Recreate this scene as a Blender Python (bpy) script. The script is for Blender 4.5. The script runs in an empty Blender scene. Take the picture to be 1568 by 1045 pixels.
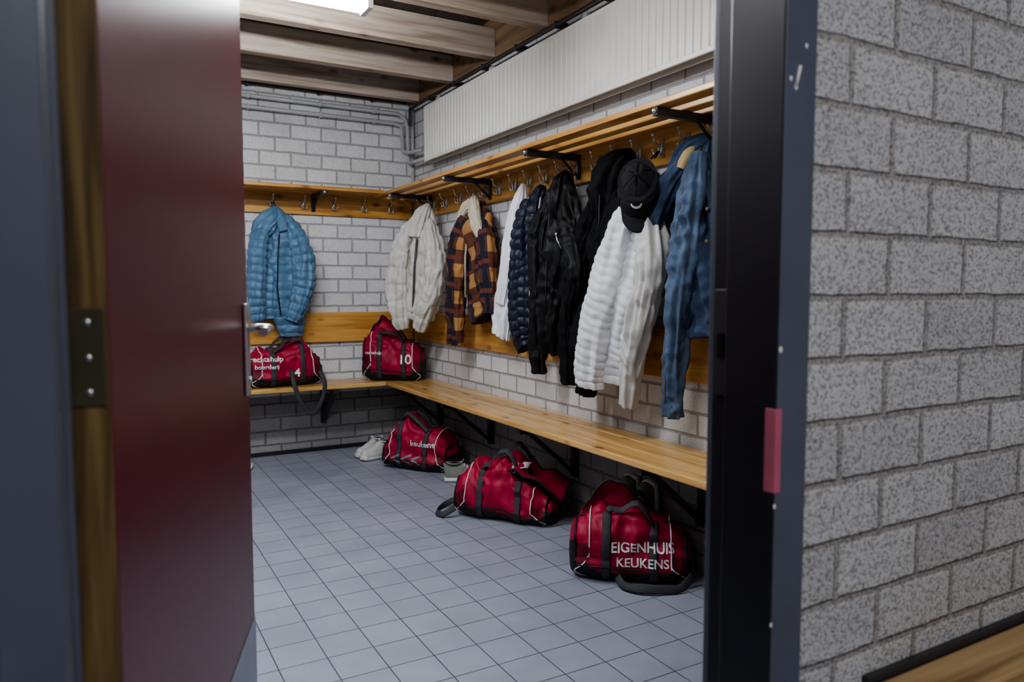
import bpy, bmesh, math, random
from mathutils import Vector, noise, Matrix
from mathutils.bvhtree import BVHTree
random.seed(4)
S = bpy.context.scene
COL = S.collection
XR, YF, XL, YN0, YN1 = 2.2, 5.45, -1.7, 0.77, 0.88   # room limits (m)

# ------------------------------------------------------------------ materials
def new_mat(name):
    m = bpy.data.materials.new(name); m.use_nodes = True
    nt = m.node_tree
    return m, nt, nt.nodes, nt.links, nt.nodes['Principled BSDF']

def ramp(N, stops):
    r = N.new('ShaderNodeValToRGB'); e = r.color_ramp.elements
    while len(e) < len(stops): e.new(0.5)
    for i, (p, c) in enumerate(stops):
        e[i].position = p; e[i].color = (c[0], c[1], c[2], 1)
    return r

def plain(name, col, rough=0.6, metal=0.0, var=0.12, nscale=8, bump=0.0, bscale=60, sheen=0.0, emis=0, spec=0.5):
    m, nt, N, L, P = new_mat(name)
    tc = N.new('ShaderNodeTexCoord')
    n = N.new('ShaderNodeTexNoise'); n.inputs['Scale'].default_value = nscale; n.inputs['Detail'].default_value = 5
    L.new(tc.outputs['Object'], n.inputs['Vector'])
    r = ramp(N, [(0.3, [c*(1-var) for c in col]), (0.7, [min(1, c*(1+var)) for c in col])])
    L.new(n.outputs['Fac'], r.inputs[0]); L.new(r.outputs[0], P.inputs['Base Color'])
    P.inputs['Roughness'].default_value = rough; P.inputs['Metallic'].default_value = metal
    P.inputs['Specular IOR Level'].default_value = spec
    if sheen:
        P.inputs['Sheen Weight'].default_value = sheen
    if bump:
        n2 = N.new('ShaderNodeTexNoise'); n2.inputs['Scale'].default_value = bscale; n2.inputs['Detail'].default_value = 4
        L.new(tc.outputs['Object'], n2.inputs['Vector'])
        b = N.new('ShaderNodeBump'); b.inputs['Strength'].default_value = bump; b.inputs['Distance'].default_value = 0.004
        L.new(n2.outputs['Fac'], b.inputs['Height']); L.new(b.outputs[0], P.inputs['Normal'])
    if emis:
        P.inputs['Emission Color'].default_value = (0.92, 0.96, 1, 1); P.inputs['Emission Strength'].default_value = emis
    return m

def wood(name, axis, dark, mid, light, rough=0.35, knots=True, scale=1.0):
    m, nt, N, L, P = new_mat(name)
    tc = N.new('ShaderNodeTexCoord')
    mp = N.new('ShaderNodeMapping')
    sc = [16*scale]*3; sc[axis] = 0.9*scale
    mp.inputs['Scale'].default_value = sc
    L.new(tc.outputs['Object'], mp.inputs['Vector'])
    n = N.new('ShaderNodeTexNoise'); n.inputs['Scale'].default_value = 1.6; n.inputs['Detail'].default_value = 6; n.inputs['Distortion'].default_value = 0.8
    L.new(mp.outputs[0], n.inputs['Vector'])
    r = ramp(N, [(0.28, dark), (0.5, mid), (0.72, light)])
    L.new(n.outputs['Fac'], r.inputs[0])
    out = r.outputs[0]
    if knots:
        mp2 = N.new('ShaderNodeMapping'); sc2 = [10]*3; sc2[axis] = 4.5
        mp2.inputs['Scale'].default_value = sc2
        L.new(tc.outputs['Object'], mp2.inputs['Vector'])
        v = N.new('ShaderNodeTexVoronoi'); v.inputs['Scale'].default_value = 1.0
        L.new(mp2.outputs[0], v.inputs['Vector'])
        rk = ramp(N, [(0.06, (1, 1, 1)), (0.22, (0, 0, 0))])
        L.new(v.outputs['Distance'], rk.inputs[0])
        mx = N.new('ShaderNodeMix'); mx.data_type = 'RGBA'
        L.new(rk.outputs[0], mx.inputs['Factor']); L.new(out, mx.inputs['A'])
        mx.inputs['B'].default_value = (dark[0]*0.55, dark[1]*0.42, dark[2]*0.4, 1)
        out = mx.outputs['Result']
    L.new(out, P.inputs['Base Color'])
    P.inputs['Roughness'].default_value = rough
    b = N.new('ShaderNodeBump'); b.inputs['Strength'].default_value = 0.15; b.inputs['Distance'].default_value = 0.003
    L.new(n.outputs['Fac'], b.inputs['Height']); L.new(b.outputs[0], P.inputs['Normal'])
    return m

def blocks(name, haxis, c1, c2, mortar, speck, speck_amt, bump=0.6, off=(0, 0), rough=0.8, msize=0.006, pit_scale=90, dado_shade=None, msmooth=0.35, pit=(0.36, 0.50)):
    m, nt, N, L, P = new_mat(name)
    tc = N.new('ShaderNodeTexCoord'); sx = N.new('ShaderNodeSeparateXYZ'); cx = N.new('ShaderNodeCombineXYZ')
    L.new(tc.outputs['Object'], sx.inputs[0])
    L.new(sx.outputs[haxis], cx.inputs[0]); L.new(sx.outputs[2], cx.inputs[1])
    mp = N.new('ShaderNodeMapping'); mp.inputs['Location'].default_value = (off[0], off[1], 0)
    L.new(cx.outputs[0], mp.inputs['Vector'])
    nw = N.new('ShaderNodeTexNoise'); nw.inputs['Scale'].default_value = 18; nw.inputs['Detail'].default_value = 5
    L.new(tc.outputs['Object'], nw.inputs['Vector'])
    va = N.new('ShaderNodeVectorMath'); va.operation = 'MULTIPLY_ADD'
    va.inputs[1].default_value = (0.009, 0.009, 0)
    L.new(nw.outputs['Color'], va.inputs[0]); L.new(mp.outputs[0], va.inputs[2])
    bt = N.new('ShaderNodeTexBrick'); bt.inputs['Scale'].default_value = 1
    bt.inputs['Brick Width'].default_value = 0.22; bt.inputs['Row Height'].default_value = 0.1
    bt.inputs['Mortar Size'].default_value = msize; bt.inputs['Mortar Smooth'].default_value = msmooth
    bt.inputs['Color1'].default_value = (*c1, 1); bt.inputs['Color2'].default_value = (*c2, 1); bt.inputs['Mortar'].default_value = (*mortar, 1)
    L.new(va.outputs[0], bt.inputs['Vector'])
    n = N.new('ShaderNodeTexNoise'); n.inputs['Scale'].default_value = pit_scale; n.inputs['Detail'].default_value = 6; n.inputs['Roughness'].default_value = 0.6
    L.new(tc.outputs['Object'], n.inputs['Vector'])
    r = ramp(N, [(pit[0], speck), (pit[1], (1, 1, 1))])
    L.new(n.outputs['Fac'], r.inputs[0])
    mx = N.new('ShaderNodeMix'); mx.data_type = 'RGBA'; mx.blend_type = 'MULTIPLY'; mx.inputs['Factor'].default_value = speck_amt
    L.new(bt.outputs['Color'], mx.inputs['A']); L.new(r.outputs[0], mx.inputs['B'])
    n3 = N.new('ShaderNodeTexNoise'); n3.inputs['Scale'].default_value = 2.2; n3.inputs['Detail'].default_value = 4
    L.new(tc.outputs['Object'], n3.inputs['Vector'])
    r3 = ramp(N, [(0.3, (0.8, 0.79, 0.78)), (0.7, (1, 1, 1))]); L.new(n3.outputs['Fac'], r3.inputs[0])
    mx2 = N.new('ShaderNodeMix'); mx2.data_type = 'RGBA'; mx2.blend_type = 'MULTIPLY'; mx2.inputs['Factor'].default_value = 0.8
    L.new(mx.outputs['Result'], mx2.inputs['A']); L.new(r3.outputs[0], mx2.inputs['B'])
    out = mx2.outputs['Result']
    if dado_shade:   # bottom courses darker: dark paint plus under-bench shade put into the colour
        mr = N.new('ShaderNodeMath'); mr.operation = 'LESS_THAN'; mr.inputs[1].default_value = dado_shade; L.new(sx.outputs[2], mr.inputs[0])
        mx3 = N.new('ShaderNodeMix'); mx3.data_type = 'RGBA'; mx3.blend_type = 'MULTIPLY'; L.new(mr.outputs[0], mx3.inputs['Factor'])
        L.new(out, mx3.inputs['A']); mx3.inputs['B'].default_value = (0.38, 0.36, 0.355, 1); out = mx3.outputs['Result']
    L.new(out, P.inputs['Base Color'])
    P.inputs['Roughness'].default_value = rough; P.inputs['Specular IOR Level'].default_value = 0.3
    inv = N.new('ShaderNodeMath'); inv.operation = 'MULTIPLY_ADD'; inv.inputs[1].default_value = -1.0; inv.inputs[2].default_value = 1.0
    L.new(bt.outputs['Fac'], inv.inputs[0])
    ad = N.new('ShaderNodeMath'); ad.operation = 'MULTIPLY_ADD'; ad.inputs[1].default_value = 0.5
    L.new(n.outputs['Fac'], ad.inputs[0]); L.new(inv.outputs[0], ad.inputs[2])
    b = N.new('ShaderNodeBump'); b.inputs['Strength'].default_value = bump; b.inputs['Distance'].default_value = 0.006
    L.new(ad.outputs[0], b.inputs['Height']); L.new(b.outputs[0], P.inputs['Normal'])
    return m

def tiles(name, c1, c2, grout, size=0.155):
    m, nt, N, L, P = new_mat(name)
    tc = N.new('ShaderNodeTexCoord')
    bt = N.new('ShaderNodeTexBrick'); bt.offset = 0.0; bt.inputs['Scale'].default_value = 1
    bt.inputs['Brick Width'].default_value = size; bt.inputs['Row Height'].default_value = size
    bt.inputs['Mortar Size'].default_value = 0.0022; bt.inputs['Mortar Smooth'].default_value = 0.2
    bt.inputs['Color1'].default_value = (*c1, 1); bt.inputs['Color2'].default_value = (*c2, 1); bt.inputs['Mortar'].default_value = (*grout, 1)
    L.new(tc.outputs['Object'], bt.inputs['Vector'])
    n = N.new('ShaderNodeTexNoise'); n.inputs['Scale'].default_value = 3; n.inputs['Detail'].default_value = 6
    L.new(tc.outputs['Object'], n.inputs['Vector'])
    r = ramp(N, [(0.3, (0.82, 0.82, 0.82)), (0.65, (1, 1, 1))]); L.new(n.outputs['Fac'], r.inputs[0])
    mx = N.new('ShaderNodeMix'); mx.data_type = 'RGBA'; mx.blend_type = 'MULTIPLY'; mx.inputs['Factor'].default_value = 1
    L.new(bt.outputs['Color'], mx.inputs['A']); L.new(r.outputs[0], mx.inputs['B'])
    L.new(mx.outputs['Result'], P.inputs['Base Color'])
    rr = ramp(N, [(0.3, (0.5,)*3), (0.7, (0.36,)*3)]); L.new(n.outputs['Fac'], rr.inputs[0]); L.new(rr.outputs[0], P.inputs['Roughness'])
    b = N.new('ShaderNodeBump'); b.inputs['Strength'].default_value = 0.5; b.inputs['Distance'].default_value = 0.002; b.invert = True
    L.new(bt.outputs['Fac'], b.inputs['Height']); L.new(b.outputs[0], P.inputs['Normal'])
    return m

def plaid(name):
    m, nt, N, L, P = new_mat(name)
    tc = N.new('ShaderNodeTexCoord'); sx = N.new('ShaderNodeSeparateXYZ'); L.new(tc.outputs['UV'], sx.inputs[0])
    def band(sock, period, duty, ph):
        a = N.new('ShaderNodeMath'); a.operation = 'MULTIPLY_ADD'; a.inputs[1].default_value = 1/period; a.inputs[2].default_value = ph
        L.new(sock, a.inputs[0])
        f = N.new('ShaderNodeMath'); f.operation = 'FRACT'; L.new(a.outputs[0], f.inputs[0])
        g = N.new('ShaderNodeMath'); g.operation = 'LESS_THAN'; g.inputs[1].default_value = duty; L.new(f.outputs[0], g.inputs[0])
        return g.outputs[0]
    u = band(sx.outputs[0], 0.17, 0.45, 0.1); v = band(sx.outputs[1], 0.17, 0.48, 0.2)
    u2 = band(sx.outputs[0], 0.17, 0.2, 0.4); v2 = band(sx.outputs[1], 0.17, 0.16, 0.5)
    def mix(f, a, b):
        x = N.new('ShaderNodeMix'); x.data_type = 'RGBA'; L.new(f, x.inputs['Factor'])
        for s, k in ((a, 'A'), (b, 'B')):
            if isinstance(s, tuple): x.inputs[k].default_value = (*s, 1)
            else: L.new(s, x.inputs[k])
        return x.outputs['Result']
    lo = mix(u, (0.018, 0.018, 0.030), (0.10, 0.042, 0.026))
    hi = mix(u, (0.08, 0.036, 0.026), (0.34, 0.18, 0.075))
    c = mix(v, lo, hi); c = mix(u2, c, (0.022, 0.020, 0.032)); c = mix(v2, c, (0.12, 0.042, 0.03))
    L.new(c, P.inputs['Base Color']); P.inputs['Roughness'].default_value = 0.95; P.inputs['Specular IOR Level'].default_value = 0.15
    return m

M = {}
wc = ((0.72, 0.72, 0.735), (0.63, 0.63, 0.645), (0.37, 0.37, 0.38), (0.6, 0.6, 0.61), 0.45)
M['block_room_x'] = blocks('painted_block_far', 0, *wc, 0.7, off=(0.06, 0.02), rough=0.55, msize=0.0085, msmooth=0.5, pit_scale=110, dado_shade=0.43)
M['block_room_y'] = blocks('painted_block_side', 1, *wc, 0.7, off=(0.0, 0.02), rough=0.55, msize=0.0085, msmooth=0.5, pit_scale=110, dado_shade=0.43)
hc = ((0.50, 0.49, 0.485), (0.42, 0.41, 0.41), (0.32, 0.295, 0.28), (0.28, 0.275, 0.28), 0.85)
M['block_hall'] = blocks('raw_block_hall', 0, *hc, 0.8, off=(0.05, 0.01), rough=0.9, msize=0.0085, msmooth=0.6, pit_scale=190, pit=(0.38, 0.53))
M['block_hall_y'] = blocks('raw_block_hall_side', 1, *hc, 0.8, rough=0.9, msize=0.0085, pit_scale=190)
M['tile'] = tiles('floor_tile', (0.285, 0.303, 0.365), (0.26, 0.278, 0.335), (0.06, 0.065, 0.085))
M['pine_x'] = wood('pine_varnished_x', 0, (0.32, 0.14, 0.032), (0.50, 0.26, 0.068), (0.60, 0.35, 0.11), rough=0.3)
M['pine_y'] = wood('pine_varnished_y', 1, (0.32, 0.14, 0.032), (0.50, 0.26, 0.068), (0.60, 0.35, 0.11), rough=0.3)
M['bench_x'] = wood('pine_bench_x', 0, (0.33, 0.165, 0.05), (0.54, 0.32, 0.11), (0.66, 0.43, 0.18), rough=0.2)
M['bench_y'] = wood('pine_bench_y', 1, (0.33, 0.165, 0.05), (0.54, 0.32, 0.11), (0.66, 0.43, 0.18), rough=0.2)
M['bench_hall'] = wood('pine_bench_worn', 0, (0.13, 0.075, 0.03), (0.29, 0.18, 0.085), (0.39, 0.26, 0.13), rough=0.5)
M['beam'] = wood('roof_timber', 0, (0.27, 0.20, 0.15), (0.44, 0.36, 0.29), (0.55, 0.48, 0.41), rough=0.7)
M['beam_y'] = wood('roof_timber_y', 1, (0.13, 0.07, 0.035), (0.2, 0.12, 0.065), (0.26, 0.17, 0.10), rough=0.7)
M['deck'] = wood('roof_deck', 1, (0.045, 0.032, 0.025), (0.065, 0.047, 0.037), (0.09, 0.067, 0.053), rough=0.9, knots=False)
M['edge_wood'] = wood('door_edge_wood', 2, (0.05, 0.03, 0.011), (0.12, 0.075, 0.028), (0.19, 0.125, 0.052), rough=0.5, knots=False, scale=2.5)
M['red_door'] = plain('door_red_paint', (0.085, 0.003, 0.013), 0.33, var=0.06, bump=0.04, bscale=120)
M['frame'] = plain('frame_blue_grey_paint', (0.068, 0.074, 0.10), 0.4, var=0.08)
M['frame_shaded'] = plain('frame_shaded_paint', (0.012, 0.012, 0.017), 0.35, var=0.1)  # blue-grey frame paint with the jamb's shade put into the colour
M['kick'] = plain('kickplate_grey', (0.22, 0.25, 0.31), 0.35, metal=0.4)
M['steel'] = plain('brushed_steel', (0.62, 0.62, 0.63), 0.28, metal=1.0, var=0.05)
M['brass'] = plain('aged_brass', (0.11, 0.095, 0.06), 0.4, metal=0.6)
M['blacksteel'] = plain('black_steel', (0.03, 0.03, 0.033), 0.4, metal=0.2)
M['radiator'] = plain('radiator_enamel', (0.78, 0.77, 0.72), 0.35, var=0.03)
M['pipe_white'] = plain('pipe_paint', (0.40, 0.40, 0.42), 0.4, var=0.06)
M['pipe_dark'] = plain('pipe_dark', (0.05, 0.045, 0.045), 0.5)
M['pink'] = plain('pink_tape', (0.33, 0.08, 0.12), 0.6)
M['chip'] = plain('paint_chip', (0.55, 0.52, 0.52), 0.7)
M['lampbody'] = plain('lamp_body', (0.8, 0.8, 0.8), 0.4)
M['lampglow'] = plain('lamp_tube', (0.9, 0.9, 0.9), 0.4, emis=118)
M['lampglow_added'] = plain('lamp_tube_added', (0.9, 0.9, 0.9), 0.4, emis=68)  # tubes of the added, unseen second room lamp
M['lampglow3'] = plain('lamp_tube_hall', (0.9, 0.9, 0.9), 0.4, emis=8)
M['void'] = plain('inner_dark', (0.01, 0.01, 0.012), 0.95, spec=.1)
M['blue'] = plain('blue_nylon', (0.070, 0.150, 0.245), 0.5, bump=0.3, bscale=45, sheen=0.1, spec=.4)
M['cream'] = plain('cream_nylon', (0.52, 0.50, 0.46), 0.65, var=0.05, bump=0.3, bscale=40, spec=.3)
M['plaid'] = plaid('plaid_flannel')
M['sherpa'] = plain('sherpa_fleece', (0.50, 0.45, 0.36), 1.0, bump=1.0, bscale=120, spec=.1)
M['white'] = plain('white_cotton', (0.74, 0.75, 0.79), 0.85, var=0.03, bump=0.2, bscale=50, spec=.2)
M['quilt'] = plain('white_nylon', (0.64, 0.64, 0.66), 0.6, var=0.04, bump=0.15, bscale=40, spec=.3)
M['lining'] = plain('offwhite_cotton', (0.50, 0.485, 0.46), 0.85, var=0.05, bump=0.2, bscale=50, spec=.2)
M['navy'] = plain('navy_nylon', (0.008, 0.011, 0.026), 0.5, bump=0.3, bscale=50, spec=.35)
M['black'] = plain('black_cotton', (0.006, 0.006, 0.007), 0.9, bump=0.3, bscale=120, spec=.15)
M['blackshell'] = plain('black_shell', (0.006, 0.006, 0.007), 0.6, bump=0.3, bscale=60, spec=.25)
M['capfab'] = plain('cap_twill', (0.018, 0.017, 0.019), 0.85, bump=0.4, bscale=200, spec=.15)
M['denim'] = plain('denim', (0.036, 0.056, 0.098), 0.9, var=0.4, nscale=14, bump=0.4, bscale=220, spec=.15)
M['denim_light'] = plain('denim_faded', (0.070, 0.100, 0.155), 0.9, var=0.45, nscale=9, bump=0.4, bscale=220, spec=.15)
M['stitch'] = plain('stitching', (0.14, 0.10, 0.07), 0.8)
M['tan'] = plain('tan_label', (0.33, 0.23, 0.11), 0.8)
M['bagred'] = plain('bag_red_nylon', (0.27, 0.005, 0.034), 0.55, var=0.18, bump=0.3, bscale=50, spec=.3)
M['bagdark'] = plain('bag_dark_red', (0.11, 0.003, 0.015), 0.65, var=0.1, bump=0.3, bscale=50, spec=.3)
M['bagblack'] = plain('bag_black_nylon', (0.012, 0.012, 0.015), 0.6, bump=0.3, bscale=150, spec=.3)
M['baggrey'] = plain('bag_webbing', (0.028, 0.028, 0.034), 0.7, bump=0.5, bscale=300)
M['bagchev'] = plain('bag_grey_print', (0.15, 0.155, 0.17), 0.7)
M['bagwhite'] = plain('bag_white_print', (0.70, 0.68, 0.69), 0.6, var=0.02)
M['shoewhite'] = plain('shoe_leather_white', (0.50, 0.50, 0.48), 0.5, var=0.05)
M['shoegrey'] = plain('shoe_mesh_grey', (0.16, 0.165, 0.15), 0.8, bump=0.6, bscale=200)
M['soleW'] = plain('shoe_sole', (0.60, 0.59, 0.56), 0.6, var=0.04)

# ------------------------------------------------------------------ mesh builder
class MB:
    def __init__(s):
        s.bm = bmesh.new(); s.uv = s.bm.loops.layers.uv.new('UVMap'); s.mats = []
    def mi(s, k):
        if k not in s.mats: s.mats.append(k)
        return s.mats.index(k)
    def box(s, p0, p1, mat, bev=0.0, seg=2):
        mi = s.mi(mat)
        x0, y0, z0 = [min(a, b) for a, b in zip(p0, p1)]; x1, y1, z1 = [max(a, b) for a, b in zip(p0, p1)]
        v = [s.bm.verts.new(c) for c in ((x0,y0,z0),(x1,y0,z0),(x1,y1,z0),(x0,y1,z0),(x0,y0,z1),(x1,y0,z1),(x1,y1,z1),(x0,y1,z1))]
        fs = [s.bm.faces.new([v[i] for i in q]) for q in ((3,2,1,0),(4,5,6,7),(0,1,5,4),(1,2,6,5),(2,3,7,6),(3,0,4,7))]
        for f in fs: f.material_index = mi
        if bev:
            es = list({e for f in fs for e in f.edges})
            r = bmesh.ops.bevel(s.bm, geom=es, offset=bev, segments=seg, affect='EDGES', profile=0.5)
            for f in r['faces']: f.material_index = mi
    def prism(s, pts, ext, mat):
        mi = s.mi(mat); ext = Vector(ext)
        a = [s.bm.verts.new(Vector(p)) for p in pts]; b = [s.bm.verts.new(Vector(p)+ext) for p in pts]
        n = len(pts); fs = [s.bm.faces.new(a), s.bm.faces.new(list(reversed(b)))]
        for i in range(n): fs.append(s.bm.faces.new([a[i], a[(i+1) % n], b[(i+1) % n], b[i]]))
        for f in fs: f.material_index = mi
    def rings(s, rings, mat, cap0=True, cap1=True, capmat=None, uvs=None):
        mi = s.mi(mat); cm = s.mi(capmat) if capmat else mi
        R = [[s.bm.verts.new(p) for p in r] for r in rings]; n = len(R[0]); out = []
        for i in range(len(R)-1):
            for j in range(n):
                k = (j+1) % n
                f = s.bm.faces.new([R[i][j], R[i][k], R[i+1][k], R[i+1][j]]); f.material_index = mi; f.smooth = True
                if uvs:
                    u0, u1 = uvs[i][j], uvs[i+1][j]
                    w0 = uvs[i][k] if k else (uvs[i][j][0]+0.01, uvs[i][j][1]); w1 = uvs[i+1][k] if k else (uvs[i+1][j][0]+0.01, uvs[i+1][j][1])
                    for lp, c in zip(f.loops, (u0, w0, w1, u1)): lp[s.uv].uv = c
                out.append(f)
        if cap0: f = s.bm.faces.new(R[0]); f.material_index = cm
        if cap1: f = s.bm.faces.new(list(reversed(R[-1]))); f.material_index = cm
        return out
    def tube(s, pts, r, mat, seg=10, side=None, rt=None):
        pts = [Vector(p) for p in pts]; rg = []; up = None
        for i, p in enumerate(pts):
            t = (pts[min(i+1, len(pts)-1)]-pts[max(i-1, 0)]).normalized()
            if side is not None:
                if side == 'flat': sv = t.cross(Vector((0, 1, 0)))+Vector((0, .001, 0))
                else: sv = Vector(side[i] if isinstance(side, list) else side)
                a = (sv-t*sv.dot(t)).normalized()
            else:
                if up is None: up = Vector((0, 0, 1)) if abs(t.z) < 0.9 else Vector((1, 0, 0))
                a = (up-t*up.dot(t)).normalized(); up = a
            b = t.cross(a); r2 = rt if rt else r
            rr = r[i] if isinstance(r, list) else r
            if not rt: r2 = rr
            rg.append([p+a*math.cos(q)*rr+b*math.sin(q)*r2 for q in [2*math.pi*k/seg for k in range(seg)]])
        s.rings(rg, mat)
    def ball(s, c, r, mat, scl=(1, 1, 1), u=16, v=10, mtx=None):
        mi = s.mi(mat)
        m = Matrix.Translation(Vector(c)) @ (mtx or Matrix()) @ Matrix.Diagonal((*[r*k for k in scl], 1))
        res = bmesh.ops.create_uvsphere(s.bm, u_segments=u, v_segments=v, radius=1, matrix=m)
        for f in {f for vv in res['verts'] for f in vv.link_faces}: f.material_index = mi; f.smooth = True
    def sheet(s, fn, nu, nv, mat, th=0.004):
        """two-sided cloth sheet: fn(u,v)->Vector"""
        mi = s.mi(mat)
        P = [[fn(i/nu, j/nv) for j in range(nv+1)] for i in range(nu+1)]
        def nrm(i, j):
            a = P[min(i+1, nu)][j]-P[max(i-1, 0)][j]; b = P[i][min(j+1, nv)]-P[i][max(j-1, 0)]
            c = a.cross(b); return c.normalized() if c.length > 1e-9 else Vector((0, 0, 1))
        A = [[s.bm.verts.new(P[i][j]+nrm(i, j)*th/2) for j in range(nv+1)] for i in range(nu+1)]
        B = [[s.bm.verts.new(P[i][j]-nrm(i, j)*th/2) for j in range(nv+1)] for i in range(nu+1)]
        fs = []
        for i in range(nu):
            for j in range(nv):
                fs.append(s.bm.faces.new([A[i][j], A[i+1][j], A[i+1][j+1], A[i][j+1]])); fs.append(s.bm.faces.new([B[i][j], B[i][j+1], B[i+1][j+1], B[i+1][j]]))
        for i in range(nu):
            for j in (0, nv): fs.append(s.bm.faces.new([A[i][j], A[i+1][j], B[i+1][j], B[i][j]]))
        for j in range(nv):
            for i in (0, nu): fs.append(s.bm.faces.new([A[i][j], A[i][j+1], B[i][j+1], B[i][j]]))
        for f in fs: f.material_index = mi; f.smooth = True
    def done(s, name, parent=None, loc=None, rot=None, smooth=False, recalc=True, mtx=None):
        if recalc: bmesh.ops.recalc_face_normals(s.bm, faces=s.bm.faces)
        if smooth:
            for f in s.bm.faces: f.smooth = True
        me = bpy.data.meshes.new(name); s.bm.to_mesh(me); s.bm.free()
        for k in s.mats: me.materials.append(M[k])
        o = bpy.data.objects.new(name, me); COL.objects.link(o)
        if loc: o.location = loc
        if rot: o.rotation_euler = rot
        if mtx: o.matrix_world = mtx
        if parent: o.parent = parent
        return o

def cr(P, t):
    n = len(P)-1; x = t*n; i = min(int(x), n-1); f = x-i
    p0, p1, p2, p3 = P[max(i-1, 0)], P[i], P[i+1], P[min(i+2, n)]
    return [0.5*((2*b)+(-a+c)*f+(2*a-5*b+4*c-d)*f*f+(-a+3*b-3*c+d)*f**3) for a, b, c, d in zip(p0, p1, p2, p3)]

class Frame:
    def __init__(s, o, a, n): s.o, s.a, s.n = Vector((*o, 0)), Vector((*a, 0)).normalized(), Vector((*n, 0)).normalized()
    def __call__(s, v): return s.o+s.a*v[0]+s.n*v[1]+Vector((0, 0, v[2]))
F_RIGHT = Frame((XR, 0), (0, 1), (-1, 0))
F_FAR = Frame((0, YF), (1, 0), (0, -1))
F_CORNER = Frame((2.10, 4.93), (0.46, -0.89), (-0.89, -0.46))

def sampled(st):
    ln = sum((Vector(st[i+1][:3])-Vector(st[i][:3])).length for i in range(len(st)-1))
    n = max(10, int(ln/0.005)); S_ = [cr(st, i/n) for i in range(n+1)]
    out = []; acc = 0
    for i, q in enumerate(S_):
        if i: acc += (Vector(q[:3])-Vector(S_[i-1][:3])).length
        t = (Vector(S_[min(i+1, n)][:3])-Vector(S_[max(i-1, 0)][:3])).normalized()
        wd = t.cross(Vector((0, 1, 0))).normalized(); nd = wd.cross(t).normalized()
        if nd.y < 0: nd = -nd
        out.append((Vector(q[:3]), max(q[3], 0.008), max(q[4], 0.008), wd, nd, t, acc))
    return out

def sgp(v, e): return math.copysign(abs(v)**e, v)

def cloth(mb, T, st, mat, seed=0, pitch=0, puff=0.0, fold=0.02, nseg=68, hem=True, ex=0.85, fr=1.7, wr=0.007, sharp=0.45):
    """garment piece: lofted tube with long drape folds, diagonal drag wrinkles and optional quilting baffles"""
    rg, uv = [], []
    smp = sampled(st)
    for (C, w, t, wd, nd, tg, s) in smp:
        r, u = [], []
        k0 = min(1, s/0.12+0.15)*min(1, w/0.06); amp = fold*k0
        for j in range(nseg):
            q = 2*math.pi*j/nseg; cx, sy = sgp(math.cos(q), ex), sgp(math.sin(q), ex)
            n1 = noise.noise(Vector((math.cos(q)*fr+seed*3.1+s*1.2, math.sin(q)*fr, s*2.6+seed)))
            n2 = noise.noise(Vector((math.cos(q)*2+seed, math.sin(q)*2, s*7+seed*7)))
            a_, z_ = math.cos(q)*w, s
            n3 = noise.noise(Vector(((a_*0.8+z_*0.6)*6+seed, (z_*0.8-a_*0.6)*15, math.sin(q)*0.9+seed)))
            n4 = noise.noise(Vector(((a_*0.8-z_*0.6)*8+seed*2, (z_*0.8+a_*0.6)*20, math.sin(q)*1.1-seed)))
            rid1 = (n1*n1+0.004)**0.5; rid3 = (n3*n3+0.003)**0.5; rid4 = (n4*n4+0.003)**0.5
            d = amp*(0.75-2.5*rid1)+amp*0.35*n2+k0*wr*1.25*(0.5-2.2*rid3)+k0*wr*0.8*(0.5-2.2*rid4)
            if pitch:
                ss = s+0.010*noise.noise(Vector((q*1.5, seed, s*3)))
                d += puff*(abs(math.sin(math.pi*ss/pitch))**sharp-0.75)
            d = max(d, -0.6*t)
            r.append(T(C+wd*cx*(w+d*0.8)+nd*sy*(t+d)))
            u.append((q/(2*math.pi)*2*(w+t)*1.7, s))
        rg.append(r); uv.append(u)
    if hem:
        C, w, t, wd, nd, tg, s = smp[-1]; cw = T(C); last = rg[-1]
        dn = T(C-tg)-cw
        for k, dz in ((0.93, -0.004), (0.86, 0.02), (0.82, 0.05)):
            rg.append([cw+(p-cw)*k+dn*dz for p in last]); uv.append(uv[-1])
    mb.rings(rg, mat, uvs=uv)

def seam(mb, T, st, phi, mat, r=0.005, t0=0.1, t1=0.95, out=0.006):
    smp = sampled(st); pts = []
    for i, (C, w, t, wd, nd, tg, s) in enumerate(smp):
        f = i/(len(smp)-1)
        if f < t0 or f > t1 or i % 3: continue
        q = phi
        pts.append(T(C+wd*sgp(math.cos(q), 0.85)*(w+out)+nd*sgp(math.sin(q), 0.85)*(t+out)))
    if len(pts) > 2: mb.tube(pts, r, mat, seg=6)

# ------------------------------------------------------------------ room shell
def shell(name, boxes):
    mb = MB()
    for p0, p1, m in boxes: mb.box(p0, p1, m)
    return mb.done(name)
HX0, HX1, HY0, ZC = -1.7, 3.0, -2.4, 2.84
shell('floor', [((HX0-.1, HY0-.1, -0.1), (HX1+.1, YF+.1, 0), 'tile')])
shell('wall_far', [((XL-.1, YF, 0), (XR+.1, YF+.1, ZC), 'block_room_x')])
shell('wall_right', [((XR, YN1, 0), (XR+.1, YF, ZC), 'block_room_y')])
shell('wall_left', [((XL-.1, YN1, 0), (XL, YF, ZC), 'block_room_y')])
shell('wall_front', [((HX0, YN0, 0), (-0.06, YN1, ZC), 'block_hall'), ((0.885, YN0, 0), (HX1, YN1, ZC), 'block_hall'),
                     ((-0.06, YN0, 2.16), (0.885, YN1, ZC), 'block_hall')])
shell('wall_hall_left', [((HX0-.1, HY0, 0), (HX0, YN1, ZC), 'block_hall_y')])
shell('wall_hall_right', [((HX1, HY0, 0), (HX1+.1, YN1, ZC), 'block_hall_y')])
shell('wall_hall_back', [((HX0, HY0-.1, 0), (HX1, HY0, ZC), 'block_hall')])
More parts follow.
